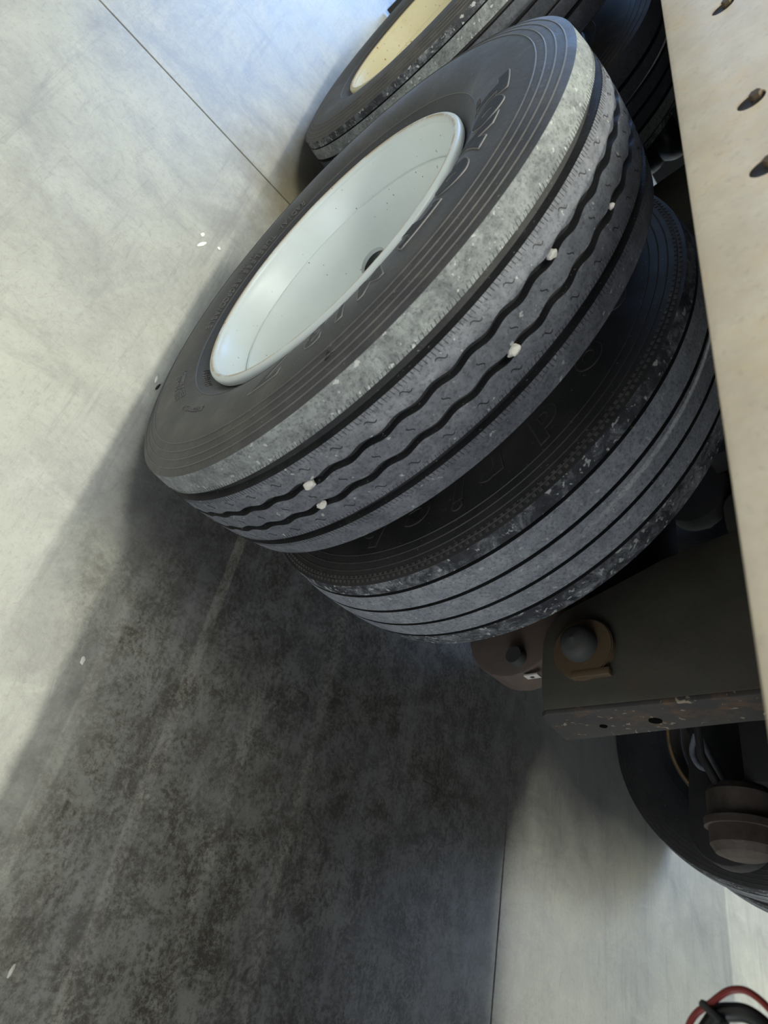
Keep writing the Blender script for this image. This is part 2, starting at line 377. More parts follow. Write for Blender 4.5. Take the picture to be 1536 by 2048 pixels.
# ---- raised lettering, bent on to the outboard (-y) sidewall
def glyph_mesh(text=None, size=0.05, splines=None, offset=0.0, shear=0.0, bold=0.0, width=1.0):
    if text:
        cu = bpy.data.curves.new('lettering', 'FONT'); cu.body = text; cu.size = size; cu.shear = shear
        cu.align_x = 'CENTER'; cu.align_y = 'CENTER'; cu.offset = offset + bold
    else:
        cu = bpy.data.curves.new('lettering', 'CURVE'); cu.dimensions = '2D'; cu.fill_mode = 'BOTH'; cu.offset = offset
        for pts in splines:
            s = cu.splines.new('POLY'); s.points.add(len(pts)-1); s.use_cyclic_u = True
            for i, (x, y) in enumerate(pts): s.points[i].co = (x, y, 0, 1)
    cu.extrude = 0.5
    o = bpy.data.objects.new('tmp', cu); C.objects.link(o)
    dg = bpy.context.evaluated_depsgraph_get(); me = bpy.data.meshes.new_from_object(o.evaluated_get(dg))
    C.objects.unlink(o); bpy.data.objects.remove(o)
    bm = bmesh.new(); bm.from_mesh(me); bpy.data.meshes.remove(me)
    for v in bm.verts: v.co.x *= width
    return bm
def bend(bm, ang, rmid, h, lift=0.0, flip=False, wall=1):
    """local x -> clockwise round the wheel, local y -> outward, z in -0.5..0.5 -> height off the wall"""
    for ax, step in (('x', 0.010), ('y', 0.006)):
        vals = [getattr(v.co, ax) for v in bm.verts]
        if not vals: continue
        t = math.floor(min(vals)/step)*step + step
        while t < max(vals):
            co = (t, 0, 0) if ax == 'x' else (0, t, 0); no = (1, 0, 0) if ax == 'x' else (0, 1, 0)
            bmesh.ops.bisect_plane(bm, geom=bm.verts[:]+bm.edges[:]+bm.faces[:], plane_co=co, plane_no=no, dist=1e-6)
            t += step
    for v in bm.verts:
        x, y, z = v.co
        if flip: x, y = -x, -y
        r = rmid + y; a = math.radians(ang) - x/rmid
        depth = lift + (z+0.5)*h if z > 0 else -0.0006
        v.co = (r*math.cos(a), -(side_y(r)+depth)*wall, r*math.sin(a))
    bmesh.ops.recalc_face_normals(bm, faces=bm.faces[:])
def merge(dst, src, mi=0):
    for f in src.faces: f.material_index = mi
    me = bpy.data.meshes.new('t'); src.to_mesh(me); src.free(); dst.from_mesh(me); bpy.data.meshes.remove(me)
def letters(items, parent, name, mat_face, mat_edge, h=0.0011, label=None, joined=False):
    """each letter is a part of the tyre (face and pale rim in one mesh); tiny print is joined"""
    allb = bmesh.new()
    for it in items:
        kw = dict(it); ang = kw.pop('ang'); r = kw.pop('r'); fl = kw.pop('flip', False); eo = kw.pop('edge', 0.0017)
        one = allb if joined else bmesh.new()
        if eo:
            b = glyph_mesh(offset=eo, **kw); bend(b, ang, r, h*0.7, flip=fl); merge(one, b, 1)
        b = glyph_mesh(**kw); bend(b, ang, r, h, flip=fl); merge(one, b, 0)
        if not joined:
            o = link(name, finish(one, name, [mat_face, mat_edge or mat_face], 0), parent)
            if label: o['label'] = label
    if joined:
        o = link(name, finish(allb, name, [mat_face, mat_edge or mat_face], 0), parent); o['kind'] = 'stuff'
    else: allb.free()

# ------------------------------------------------------------------ rim
def rim_mesh(name, m):
    prof = []   # outboard flange -> barrel -> inboard flange -> back face (closed)
    def arc(cy, cr, rad, a0, a1, k=6):
        for i in range(k+1):
            a = math.radians(a0+(a1-a0)*i/k); prof.append((cy+rad*math.cos(a), cr+rad*math.sin(a), 0, 0))
    # outer lip: rolled bead
    prof.append((-0.1000, 0.2830, 0, 0)); prof.append((-0.1010, 0.2975, 0, 0))
    arc(-0.1085, 0.2905, 0.0080, 80, 180, 6); arc(-0.1085, 0.2905, 0.0080, 180, 285, 6)
    prof += [(-0.0990, 0.2785, 0, 0), (-0.085, 0.2765, 0, 0), (-0.068, 0.2705, 0, 0), (-0.040, 0.2640, 0, 0), (0.02, 0.2480, 0, 0), (0.08, 0.256, 0, 0), (0.100, 0.277, 0, 0)]
    arc(0.1085, 0.2905, 0.0080, -105, 80, 8)
    prof += [(0.1010, 0.2975, 0, 0), (0.1000, 0.2830, 0, 0), (0.08, 0.262, 0, 0), (0.02, 0.254, 0, 0), (-0.04, 0.269, 0, 0), (-0.07, 0.277, 0, 0)]
    bm = lathe_y(prof, 160, True)
    return finish(bm, name, m, 0.6)
def disc_mesh(name, m):
    out = [(-0.052, 0.2650), (-0.0545, 0.2635), (-0.0555, 0.2605), (-0.0540, 0.2570), (-0.049, 0.2535), (-0.040, 0.2480), (-0.029, 0.2390), (-0.017, 0.2240), (-0.006, 0.2050), (0.004, 0.1820),
           (0.012, 0.1600), (0.016, 0.1450)]
    t = 0.010
    prof = [(y, r, 0, 0) for y, r in out] + [(0.016, 0.110, 0, 0), (0.016+t, 0.110, 0, 0), (0.016+t, 0.146, 0, 0)] + \
           [(y+t, r-0.004, 0, 0) for y, r in reversed(out[3:-1])]
    bm = lathe_y(prof, 120, True); me = finish(bm, name, m, 0.5)
    o = link('t', me); bmc = bmesh.new()
    def cyl(a, rc, rad):
        mtx = Matrix.Translation((rc*math.cos(a), 0.0, rc*math.sin(a))) @ Matrix.Rotation(PI/2, 4, 'X')
        bmesh.ops.create_cone(bmc, cap_ends=True, segments=28, radius1=rad, radius2=rad, depth=0.2, matrix=mtx)
    for a in (math.radians(193), math.radians(13)): cyl(a, 0.152, 0.032)
    cm = bpy.data.meshes.new('c'); bmc.to_mesh(cm); bmc.free(); co = link('c', cm)
    md = o.modifiers.new('b', 'BOOLEAN'); md.object = co; md.operation = 'DIFFERENCE'; md.solver = 'EXACT'
    dg = bpy.context.evaluated_depsgraph_get(); res = bpy.data.meshes.new_from_object(o.evaluated_get(dg)); res.name = name
    for x in (o, co): C.objects.unlink(x); bpy.data.objects.remove(x)
    res.set_sharp_from_angle(angle=0.5)
    return res

# ---- sipes, as black strips painted for the shade inside the cuts
def surf(y, a, lift=0.0003):
    r = crown(y)+lift; return Vector((r*math.cos(a), y, r*math.sin(a)))
def ribbon(bm, pts, wd):
    """thin black strip on the tread, standing for the shade in a cut; pts = (y, angle)"""
    P = [surf(y, a) for y, a in pts]; vs = []
    for i, p in enumerate(P):
        t = (P[min(i+1, len(P)-1)]-P[max(i-1, 0)]).normalized(); nrm = Vector((p.x, 0, p.z)).normalized()
        s = t.cross(nrm).normalized()*wd/2*(0.35 if i in (0, len(P)-1) else 1)
        vs.append((bm.verts.new(p-s), bm.verts.new(p+s), bm.verts.new(p-s-nrm*0.002), bm.verts.new(p+s-nrm*0.002)))
    for A, B in zip(vs, vs[1:]):
        bm.faces.new((A[0], B[0], B[1], A[1])); bm.faces.new((A[1], B[1], B[3], A[3])); bm.faces.new((B[0], A[0], A[2], B[2]))
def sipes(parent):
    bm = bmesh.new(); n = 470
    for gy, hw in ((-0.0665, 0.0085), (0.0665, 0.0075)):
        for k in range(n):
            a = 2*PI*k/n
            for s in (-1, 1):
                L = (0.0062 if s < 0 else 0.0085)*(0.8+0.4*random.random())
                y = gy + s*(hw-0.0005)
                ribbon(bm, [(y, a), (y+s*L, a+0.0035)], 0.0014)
    link('edge_sipe_shade', finish(bm, 'edge_sipe_shade', MT['groove'], 0), parent)['kind'] = 'stuff'
    bm = bmesh.new(); n = 54
    for j, yc in enumerate((-0.0425, 0.0005, 0.0430)):
        for k in range(n):
            a = 2*PI*(k+0.5*(j % 2)+0.25)/n; sl = (0.006, -0.004, 0.006)[j]
            m = 7; pts = []
            for i in range(m):
                t = i/(m-1)*2-1
                if j == 1: pts.append((yc + 0.0052*t, a + 0.0062*t + 0.0040*math.sin(PI*t)))
                else: pts.append((yc + 0.0030*math.sin(PI*t) + 0.002*t, a + 0.0170*t))
            ribbon(bm, pts, 0.0014)
    link('rib_sipe_shade', finish(bm, 'rib_sipe_shade', MT['groove'], 0), parent)['kind'] = 'stuff'

# ------------------------------------------------------------------ wheels
G1 = [(-0.0665, 0.0085, 0), (-0.0205, 0.0058, 1), (0.0205, 0.0058, 1), (0.0665, 0.0075, 0)]
G2 = [(-0.0620, 0.0042, 0), (-0.0125, 0.0036, 0), (0.0365, 0.0036, 0), (0.0840, 0.0032, 0)]
G3 = [(-0.0930, 0.0016, 0), (-0.0560, 0.0048, 0), (-0.0180, 0.0042, 0), (0.0200, 0.0042, 0), (0.0600, 0.0048, 0)]
M1 = [MT['side'], MT['bead'], MT['ring'], MT['groove'], MT['shoulder_dusty'], MT['rib'], MT['rib_dark']]
M2 = [MT['side_dark'], MT['side_dark'], MT['side_brown'], MT['groove'], MT['shoulder_grimy'], MT['rib_pale']]
M3 = [MT['side_brown'], MT['side_brown'], MT['ring'], MT['groove'], MT['shoulder_grimy'], MT['rib_navy'], MT['shoulder_dusty']]
t_regional = tyre_mesh('tyre_wavy_groove', G1, [4, 5, 5, 5, 6], M1)
t_plain = tyre_mesh('tyre_straight_groove', G2, [4, 5, 5, 5, 4], M2, nseg=360)
t_worn = tyre_mesh('tyre_worn', G3, [4, 6, 5, 5, 5, 5], M3, nseg=300)
rimW, rimC, rimG = rim_mesh('rim_white', MT['white']), rim_mesh('rim_cream', MT['cream']), rim_mesh('rim_grimy', MT['rimgrey'])
discW, discC, discG = disc_mesh('disc_white', MT['white']), disc_mesh('disc_cream', MT['cream']), disc_mesh('disc_grimy', MT['rimgrey'])
def wheel(x, y, tm, rm, dm, label, face=1):
    o = empty('truck_wheel', (x, y, ZA), label, 'wheel', 'truck wheels on the tandem axles')
    if face < 0: o.rotation_euler = (0, 0, PI)
    t = link('tyre', tm, o); link('rim', rm, o); link('wheel_disc', dm, o)
    return o, t
w1, ty1 = wheel(0, 0, t_regional, rimW, discW, 'front outer truck wheel with glossy white dished rim and wavy-grooved tyre')
w2, ty2 = wheel(0, 0.3376, t_plain, rimG, discG, 'dark-sided truck wheel with straight grooves right behind the white-rimmed wheel', -1)
w3, ty3 = wheel(-1.20, 0, t_worn, rimC, discC, 'truck wheel with rust-speckled cream rim, cut by the photo top')
w4, ty4 = wheel(-1.20, 0.3376, t_worn, rimG, discG, 'shadowed truck wheel behind the cream-rimmed wheel, against the pale rail', -1)
w5, ty5 = wheel(0.08, 2.07, t_plain, rimG, discG, 'far-side truck wheel beyond the rusty hanger, seen from inside with black sidewall')
w6, ty6 = wheel(-1.12, 2.07, t_plain, rimG, discG, 'far rear truck wheel glimpsed in the dark between hanger and pale rail')
w7, ty7 = wheel(0.08, 2.41, t_plain, rimG, discG, 'outermost far-side truck wheel hidden behind the black-sided one at lower right', -1)
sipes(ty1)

def ell(w, h, n=28, pw=2.0, skew=0.0, rev=False):
    p = []
    for i in range(n):
        a = 2*PI*i/n; c, s = math.cos(a), math.sin(a)
        x = w/2*abs(c)**(2/pw)*(1 if c > 0 else -1); y = h/2*abs(s)**(2/pw)*(1 if s > 0 else -1)
        p.append((x+skew*y, y))
    return p[::-1] if rev else p
H = 0.056
Tg = [[(-0.027, H/2), (0.027, H/2), (0.027, H/2-0.017), (0.010, H/2-0.017), (0.008, -H/2), (-0.009, -H/2), (-0.010, H/2-0.017), (-0.027, H/2-0.017)]]
Og = [ell(0.064, 0.058, 30, 1.6), ell(0.016, 0.020, 16, 2, 0, True)]
Yg = [[(-0.035, H/2), (-0.012, H/2), (0.002, 0.006), (0.012, H/2), (0.034, H/2), (0.011, -0.008), (0.009, -H/2), (-0.012, -H/2), (-0.012, -0.008)]]
Tbar = [[(-0.040, 0.021), (0.034, 0.021), (0.034, 0.012), (0.030, 0.006), (0.026, 0.012), (0.011, 0.012), (0.011, -0.02), (-0.011, -0.02), (-0.011, 0.012), (-0.032, 0.012), (-0.036, 0.006), (-0.040, 0.012)]]
letters([dict(splines=Tg, ang=92.5, r=0.367), dict(splines=Og, ang=83.0, r=0.367), dict(splines=Yg, ang=73.2, r=0.367), dict(splines=Og, ang=62.3, r=0.367),
         dict(splines=Tbar, ang=49.0, r=0.366)], ty1, 'raised_letter', MT['letter'], MT['outline'], 0.0020, 'black raised brand letter with a pale edge')
letters([dict(text=t, size=0.060, ang=a+2, r=0.372, shear=0.25, bold=0.0012, width=wd) for t, a, wd in (('M', 34.5, 1.0), ('1', 26.5, 1.0), ('3', 19.5, 1.15), ('7', 7.5, 1.7))],
        ty1, 'hatched_letter', MT['hatch'], MT['outline'], 0.0010, 'finely hatched raised letter')
small = []
def arc_text(txt, a0, r, size, flip=True, step=None, bold=0.0002):
    st = step or size*0.66
    n = len(txt); sg = 1 if flip else -1
    for i, ch in enumerate(txt):
        if ch != ' ': small.append(dict(text=ch, size=size, ang=a0+sg*math.degrees(st/r)*i, r=r, flip=flip, edge=0, bold=bold))
arc_text('TREAD 5 STEEL', -66, 0.372, 0.0135); arc_text('SIDEWALL 1 STEEL', -68, 0.359, 0.0125)
arc_text('275/80R22.5', -38, 0.368, 0.015)
arc_text('TUBELESS', -62, 0.314, 0.0135, step=0.0125)
arc_text('RADIAL TUBELESS REGROOVABLE', -152, 0.346, 0.021)
arc_text('149/146L', -128, 0.366, 0.012)
arc_text('DOT 36', 100, 0.335, 0.012, False); arc_text('TUBELESS', 88, 0.318, 0.010, False)
letters(small, ty1, 'small_lettering', MT['smallprint'], None, 0.0013, joined=True)
letters([dict(splines=[[(-0.007, 0.006), (0.007, 0.006), (0, -0.006)], [(-0.0035, 0.004), (0, -0.002), (0.0035, 0.004)]], ang=23, r=0.446, edge=0)], ty1, 'wear_arrow', MT['groove'], None, 0.0008)
# label on the second tyre: outboard sidewall; that wheel is turned round, so letters go on its inner face
bf = []
for t, a in (('B', 122), ('F', 110), ('G', 96), ('o', 80), ('o', 62), ('d', 44), ('r', 28.5), ('i', 18.5), ('c', 6.5), ('h', -8)):
    bf.append((t, a))
def bf_letters(parent, turned):
    for t, a in bf:
        one = bmesh.new()
        for off, h, mi in ((0.0016, 0.0010, 1), (0.0, 0.0014, 0)):
            b = glyph_mesh(text=t, size=0.085 if t.islower() else 0.080, offset=off, bold=0.002, shear=0.2, width=1.25)
            bend(b, a, 0.388 if t.islower() else 0.385, h)
            if turned:
                for v in b.verts: v.co = (-v.co.x, -v.co.y, v.co.z)
            merge(one, b, mi)
        o = link('raised_letter', finish(one, 'raised_letter', [MT['side_dark'], MT['bfedge']], 0), parent)
        o['label'] = 'black rubber brand letter with a thin raised outline'
bf_letters(ty2, True)
# buttress teeth along the grimy shoulder
def teeth(parent, n=250, turned=True):
    bm = bmesh.new()
    for k in range(n):
        a = 2*PI*k/n
        for (r0, r1, d, off) in ((0.4705, 0.4750, 0.0012, 0), (0.4775, 0.4815, 0.0013, 0.5)):
            aa = a+off*2*PI/n; w_ = 2*PI/n*0.27
            for sgn in (1,):
                vs = []
                for lift in (-0.001, d):
                    for (r, da) in ((r0, -w_), (r1, -w_*0.8), (r1, w_*0.8), (r0, w_)):
                        y = (side_y(r)+lift)*(1 if turned else -1)
                        vs.append(bm.verts.new((r*math.cos(aa+da), y, r*math.sin(aa+da))))
                bm.faces.new(vs[4:8])
                for i in range(4): bm.faces.new((vs[i], vs[(i+1) % 4], vs[4+(i+1) % 4], vs[4+i]))
    bmesh.ops.recalc_face_normals(bm, faces=bm.faces[:])
    link('shoulder_teeth', finish(bm, 'shoulder_teeth', MT['side_brown'], 0), parent)['kind'] = 'stuff'
teeth(ty2)

# ------------------------------------------------------------------ stones wedged in the grooves
def stone(name, loc, s, label, cat='stone', group=None, m='stone', rot=None):
    bm = bmesh.new(); bmesh.ops.create_icosphere(bm, subdivisions=2, radius=1.0)
    for v in bm.verts: v.co *= 0.80+0.38*random.random()
    for v in bm.verts: v.co = Vector((v.co.x*s[0], v.co.y*s[1], v.co.z*s[2]))
    if rot: bmesh.ops.transform(bm, matrix=rot.to_4x4(), verts=bm.verts[:])
    o = link(name, finish(bm, name, MT[m], 0), None, loc); return tag(o, label, cat, group)
for (y, a, s, lab) in ((-0.0185, 6.5, 0.0088, 'largest pale stone wedged in the first wavy groove, lower left of tread'),
                       (0.0205, 4.6, 0.0078, 'pale stone wedged in the second wavy groove beside the largest stone'),
                       (-0.0195, 55.9, 0.0068, 'teardrop pale stone stuck in the first wavy groove, halfway up the tread'),
                       (0.0205, 70.0, 0.0050, 'tiny pale stone stuck in the second wavy groove near the tyre top'),
                       (0.0215, 43.0, 0.0085, 'crumbly grey stone clogging the second wavy groove mid-tread')):
    r = crown(y)-0.001; aa = math.radians(a)
    rot = Matrix.Rotation(-aa, 3, 'Y')
    stone('groove_stone', (r*math.cos(aa), y, ZA+r*math.sin(aa)), (s*0.8, s*0.75, s*1.15), lab, 'stone', 'stones stuck in the tread', rot=rot)

# ------------------------------------------------------------------ trailer
TR = empty('flatbed_trailer', (0, 0.05, ZA+0.553), 'tan-railed flatbed trailer over the wheels with rusty suspension hanger', 'trailer')
TR.location = (0, 0, 0)
def tpart(name, bm, m, smooth=0.5, parent=None):
    return link(name, finish(bm, name, m, smooth), parent or TR)
YR = -0.03; ZB = ZA+0.568
# side rail with drilled holes
bm = bmesh.new(); bevbox(bm, (-1.4, YR+0.022, ZB+0.145), (7.4, 0.044, 0.29), 0.009)
rail_me = finish(bm, 'side_rail', MT['rail'], 0.5); ro = link('side_rail', rail_me, TR)
bmc = bmesh.new()
HO = [(-0.038, 0.639), (0.230, 0.639), (0.359, 0.635)]
for hx, hz in HO:
    bmesh.ops.create_cone(bmc, cap_ends=True, segments=28, radius1=0.0138, radius2=0.0138, depth=0.06,
                          matrix=Matrix.Translation((hx, YR, ZA+hz)) @ Matrix.Rotation(PI/2, 4, 'X'))
cm = bpy.data.meshes.new('c'); bmc.to_mesh(cm); bmc.free(); co = link('c', cm)
md = ro.modifiers.new('b', 'BOOLEAN'); md.object = co; md.solver = 'EXACT'
dg = bpy.context.evaluated_depsgraph_get(); nm = bpy.data.meshes.new_from_object(ro.evaluated_get(dg))
ro.modifiers.clear(); ro.data = nm; nm.name = 'side_rail'; C.objects.unlink(co); bpy.data.objects.remove(co)
ro['label'] = 'mottled tan painted side rail'
for hx, hz in HO:
    bm = bmesh.new()
    mt = Matrix.Translation((hx, YR+0.016, ZA+hz)) @ Matrix.Rotation(PI/2, 4, 'X')
    bmesh.ops.create_cone(bm, cap_ends=True, segments=28, radius1=0.0136, radius2=0.0136, depth=0.028, matrix=mt)
    c0 = finish(bm, 'recessed_plug', MT['black'], 0.4); p = link('recessed_plug', c0, ro)
    bm = bmesh.new(); bmesh.ops.create_cone(bm, cap_ends=True, segments=6, radius1=0.0060, radius2=0.0056, depth=0.008, matrix=Matrix.Translation((hx-0.003, YR+0.000, ZA+hz+0.005)) @ Matrix.Rotation(PI/2, 4, 'X'))
    link('bolt_head', finish(bm, 'bolt_head', MT['rust'], 0.4), ro)
bm = bmesh.new(); bevbox(bm, (-1.4, 2.345+0.022, ZB+0.145), (7.4, 0.044, 0.29), 0.005); tpart('side_rail', bm, MT['rail'])
# deck boards
bd = bmesh.new(); bevbox(bd, (0, 0, 0), (7.4, 0.1330, 0.035), 0.003); bme = finish(bd, 'deck_board', MT['wood'], 0.5)
nb = 17; y0, y1 = YR+0.046, 2.343
for k in range(nb):
    o = link('deck_board', bme, TR, (-1.4, y0+(k+0.5)*(y1-y0)/nb, ZB+0.27))
# cross members
bm = bmesh.new(); bevbox(bm, (0, 0, 0), (0.05, y1-y0, 0.10), 0.003); cme = finish(bm, 'cross_member', MT['black'], 0.5)
for k in range(12): link('cross_member', cme, TR, (-4.7+k*0.6, (y0+y1)/2, ZB+0.20))
# main beams
for yb in (0.63, 1.80):
    bm = bmesh.new(); bevbox(bm, (-1.4, yb, ZB+0.145), (7.2, 0.014, 0.10), 0); bevbox(bm, (-1.4, yb, ZA+0.432), (7.2, 0.12, 0.016), 0.002)
    bevbox(bm, (-1.4, yb, ZA+0.51), (7.2, 0.014, 0.20), 0); tpart('main_beam', bm, MT['black'])

bm = bmesh.new(); bevbox(bm, (-2.75, 1.2, 0.78), (0.02, 2.1, 0.54), 0.004); tpart('rear_gap_blackout', bm, MT['black'])  # added black panel, covers the lit floor behind the rear wheels
# suspension hanger (near side, x offset dx) -- folded plate
HP = [(0.298, 0.420), (0.325, 0.285), (0.360, 0.185), (0.388, 0.100), (0.402, 0.078), (0.422, 0.063), (0.446, 0.057), (0.500, 0.057),
      (0.548, 0.060), (0.575, 0.066), (0.575, 0.420)]
def hanger(dx, yn=0.565, sg=1, full=True):
    yo = lambda d: yn+sg*d
    o = link('suspension_hanger', finish(prism([(x+dx, z+ZA) for x, z in HP], yo(0), yo(0.010), 'y', 0.002), 'suspension_hanger', MT['hanger'], 0.5), TR)
    if full: o['label'] = 'folded hanger bracket with dark olive outer face'
    q = link('inner_plate', finish(prism([(x+dx, z+ZA) for x, z in HP], yo(0.105), yo(0.115), 'y', 0.002), 'inner_plate', MT['hanger'], 0.5), o)
    # front flange, facing +x, with clipped lower corner and two holes painted as flat black discs
    fl = [(yo(0.001), ZA+0.420), (yo(0.001), ZA+0.070), (yo(0.010), ZA+0.057), (yo(0.040), ZA+0.050), (yo(0.118), ZA+0.040), (yo(0.122), ZA+0.060), (yo(0.090), ZA+0.420)]
    f = link('front_flange', finish(prism(fl, 0.573+dx, 0.583+dx, 'x', 0.002), 'front_flange', MT['hanger_front'], 0.5), o)
    if full:
        f['label'] = 'chipped rusty grey flange with two holes painted black'
        for yy, zz, rr in ((yn+0.068, ZA+0.141, 0.0065), (yn+0.062, ZA+0.233, 0.0105)):
            bm = bmesh.new(); bmesh.ops.create_cone(bm, cap_ends=True, segments=24, radius1=rr, radius2=rr, depth=0.002,
                matrix=Matrix.Translation((0.5835+dx, yy, zz)) @ Matrix.Rotation(PI/2, 4, 'Y') @ Matrix.Diagonal((1, 1, 1, 1)))
            link('bolt_hole_shade', finish(bm, 'bolt_hole_shade', MT['hole_shade'], 0), o)
    for nme, rr, dep, cx, cz, mt in (('washer', 0.0560, 0.014, 0.475, 0.142, 'rust'), ):
        bm = bmesh.new(); bmesh.ops.create_cone(bm, cap_ends=True, segments=48, radius1=rr, radius2=rr, depth=dep,
            matrix=Matrix.Translation((cx+dx, yo(-0.005), cz+ZA)) @ Matrix.Rotation(PI/2, 4, 'X'))
        es = [e for e in bm.edges if len(e.link_faces) == 2 and any(len(f_.verts) > 8 for f_ in e.link_faces)]
        bmesh.ops.bevel(bm, geom=es, offset=0.002, segments=2, affect='EDGES')
        k = link(nme, finish(bm, nme, MT[mt], 0.5), o)
        if full: k['label'] = 'round orange-rusted washer'
    bm = lathe_y([(0.0, 0.001, 0, 0), (0.004, 0.012, 0, 0), (0.006, 0.020, 0, 0), (0.011, 0.027, 0, 0), (0.020, 0.031, 0, 0), (0.034, 0.0325, 0, 0), (0.040, 0.0325, 0, 0), (0.040, 0.001, 0, 0)], 40, True)
    for v in bm.verts: v.co = (v.co.x+0.470+dx, yo(-0.045+v.co.y), v.co.z+0.139+ZA)
    bmesh.ops.recalc_face_normals(bm, faces=bm.faces[:])
    k = link('pivot_bolt', finish(bm, 'pivot_bolt', MT['bolt'], 0.7), o)
    if full: k['label'] = 'domed grey pivot bolt end'
    bm = bmesh.new(); bevbox(bm, (0.523+dx, yo(-0.006), ZA+0.157), (0.013, 0.014, 0.070), 0.002); link('weld_bar', finish(bm, 'weld_bar', MT['rust'], 0.5), o)
    return o
hanger(0.0); hanger(-1.22, full=False)
hanger(0.08, 1.85, -1, False); hanger(-1.12, 1.85, -1, False)
# trailing arms, axles, air springs, chambers
def arm(dx, yn=0.615, sg=1, full=True):
    pts = []
    cx, cz, rr = 0.365, -0.045, 0.112
    for k in range(15):
        a = math.radians(-115+k*13); pts.append((cx+rr*math.cos(a)+dx, cz+rr*math.sin(a)+ZA))
    pts += [(0.30+dx, 0.085+ZA), (0.10+dx, 0.05+ZA), (-0.30+dx, 0.03+ZA), (-0.36+dx, -0.03+ZA), (-0.10+dx, -0.10+ZA), (0.15+dx, -0.135+ZA)]
    o = link('trailing_arm', finish(prism(pts, yn, yn+sg*0.075, 'y', 0.004), 'trailing_arm', MT['arm'] if full else MT['black'], 0.5), TR)
    bm = bmesh.new(); bevbox(bm, (0.13+dx, yn+sg*0.135, ZA+0.14), (0.32, 0.11, 0.17), 0.004); link('spring_seat', finish(bm, 'spring_seat', MT['black'], 0.5), o)
    if full: o['label'] = 'brown rounded trailing arm end'
    bm = bmesh.new(); bmesh.ops.create_cone(bm, cap_ends=True, segments=24, radius1=0.019, radius2=0.017, depth=0.022,
        matrix=Matrix.Translation((0.442+dx, yn-sg*0.009, -0.028+ZA)) @ Matrix.Rotation(PI/2, 4, 'X'))
    link('arm_bolt', finish(bm, 'arm_bolt', MT['bolt'], 0.5), o)
    if full:
        bm = bmesh.new(); bevbox(bm, (0.478+dx, yn+0.010, 0.000+ZA), (0.004, 0.016, 0.030), 0.0006); k = link('label_tag', finish(bm, 'label_tag', MT['tag'], 0.5), o); k['label'] = 'tiny white tag'
        bm = bmesh.new(); bevbox(bm, (0.4805+dx, yn+0.010, 0.000+ZA), (0.0012, 0.006, 0.007), 0); link('tag_print', finish(bm, 'tag_print', MT['bolt'], 0), o)
    return o
arm(0); arm(-1.22, full=False); arm(0.08, 1.80, -1, False); arm(-1.12, 1.80, -1, False)
for xa in (0.04, -1.16):
    bm = tube([(xa, 0.42, ZA), (xa, 2.0, ZA)], 0.063, 24); tpart('axle_tube', bm, MT['black'], 0.6)
    for yb, s in ((0.36, 1), (2.05, -1)):
        bm = tube([(xa, yb+s*0.02, ZA), (xa, yb+s*0.19, ZA)], [0.205, 0.2], 40); tpart('brake_drum', bm, MT['black'], 0.5)
    for yb in (0.66, 1.76):
        prof = []
        for i in range(22): prof.append((i/21*0.25-0.02, 0.105+0.016*abs(math.sin(i/21*PI*3)), 0, 0))
        prof = [(-0.02, 0.001, 0, 0)]+prof+[(0.23, 0.001, 0, 0)]
        b2 = lathe_y(prof, 36, True)
        for v in b2.verts: v.co = (v.co.x+xa-0.28, v.co.z+yb, v.co.y+ZA+0.155)
        bmesh.ops.recalc_face_normals(b2, faces=b2.faces[:]); tpart('air_spring', b2, MT['blackhose'], 0.6)
# far brake chamber
def chamber(x0, x1, yc, zc, r=0.082, full=True):
    L = x1-x0
    prof = [(0, 0.02), (0.0, r*0.5), (0.012, r*0.86), (0.03, r), (L*0.52, r), (L*0.52, r*1.13), (L*0.62, r*1.13), (L*0.62, r), (L-0.03, r), (L-0.010, r*0.84), (L, r*0.5), (L, 0.001)]
    b = lathe_y([(y, q, 0, 0) for y, q in prof], 40, True)
    for v in b.verts: v.co = (x0+v.co.y, yc+v.co.x, ZA+zc+v.co.z)
    bmesh.ops.recalc_face_normals(b, faces=b.faces[:])
    o = tpart('brake_chamber', b, MT['can'], 0.5)
    if full: o['label'] = 'rust-brown round air brake chamber'
    bm = bmesh.new(); bevbox(bm, (x1-0.02, yc-0.015, ZA+zc+0.085), (0.045, 0.05, 0.03), 0.006); link('clamp_lug', finish(bm, 'clamp_lug', MT['bolt'], 0.5), o)
    for p in ([(x0+0.02, yc-0.06, ZA+zc-0.03), (x0-0.05, yc-0.08, ZA+zc-0.06), (x0-0.16, yc-0.10, ZA+zc-0.06), (x0-0.30, yc-0.10, ZA+zc-0.02)],):
        link('push_rod', finish(tube(p, 0.011, 10), 'push_rod', MT['black'], 0.6), o)
    return o
ch = chamber(0.36, 0.555, 1.65, 0.020)
# grey fittings beside it
def smooth_path(pts, n=24):
    out = []; P = [Vector(p) for p in pts]; P = [P[0]]+P+[P[-1]]
    for i in range(1, len(P)-2):
        for k in range(n):
            t = k/n; a, b, c, d = P[i-1], P[i], P[i+1], P[i+2]
            out.append(0.5*((2*b)+(c-a)*t+(2*a-5*b+4*c-d)*t*t+(-a+3*b-3*c+d)*t**3))
    out.append(P[-2]); return out
for pts, rr in (([(0.150, 1.60, ZA-0.03), (0.215, 1.62, ZA-0.06), (0.353, 1.65, ZA-0.010)], 0.009), ([(0.215, 1.64, ZA-0.078), (0.262, 1.65, ZA-0.095), (0.305, 1.65, ZA-0.078), (0.318, 1.65, ZA-0.048)], 0.0085)):
    k = link('air_fitting', finish(tube(smooth_path(pts, 10), rr, 10), 'air_fitting', MT['hose'], 0.7), ch); k['label'] = 'blue-grey air line fitting'

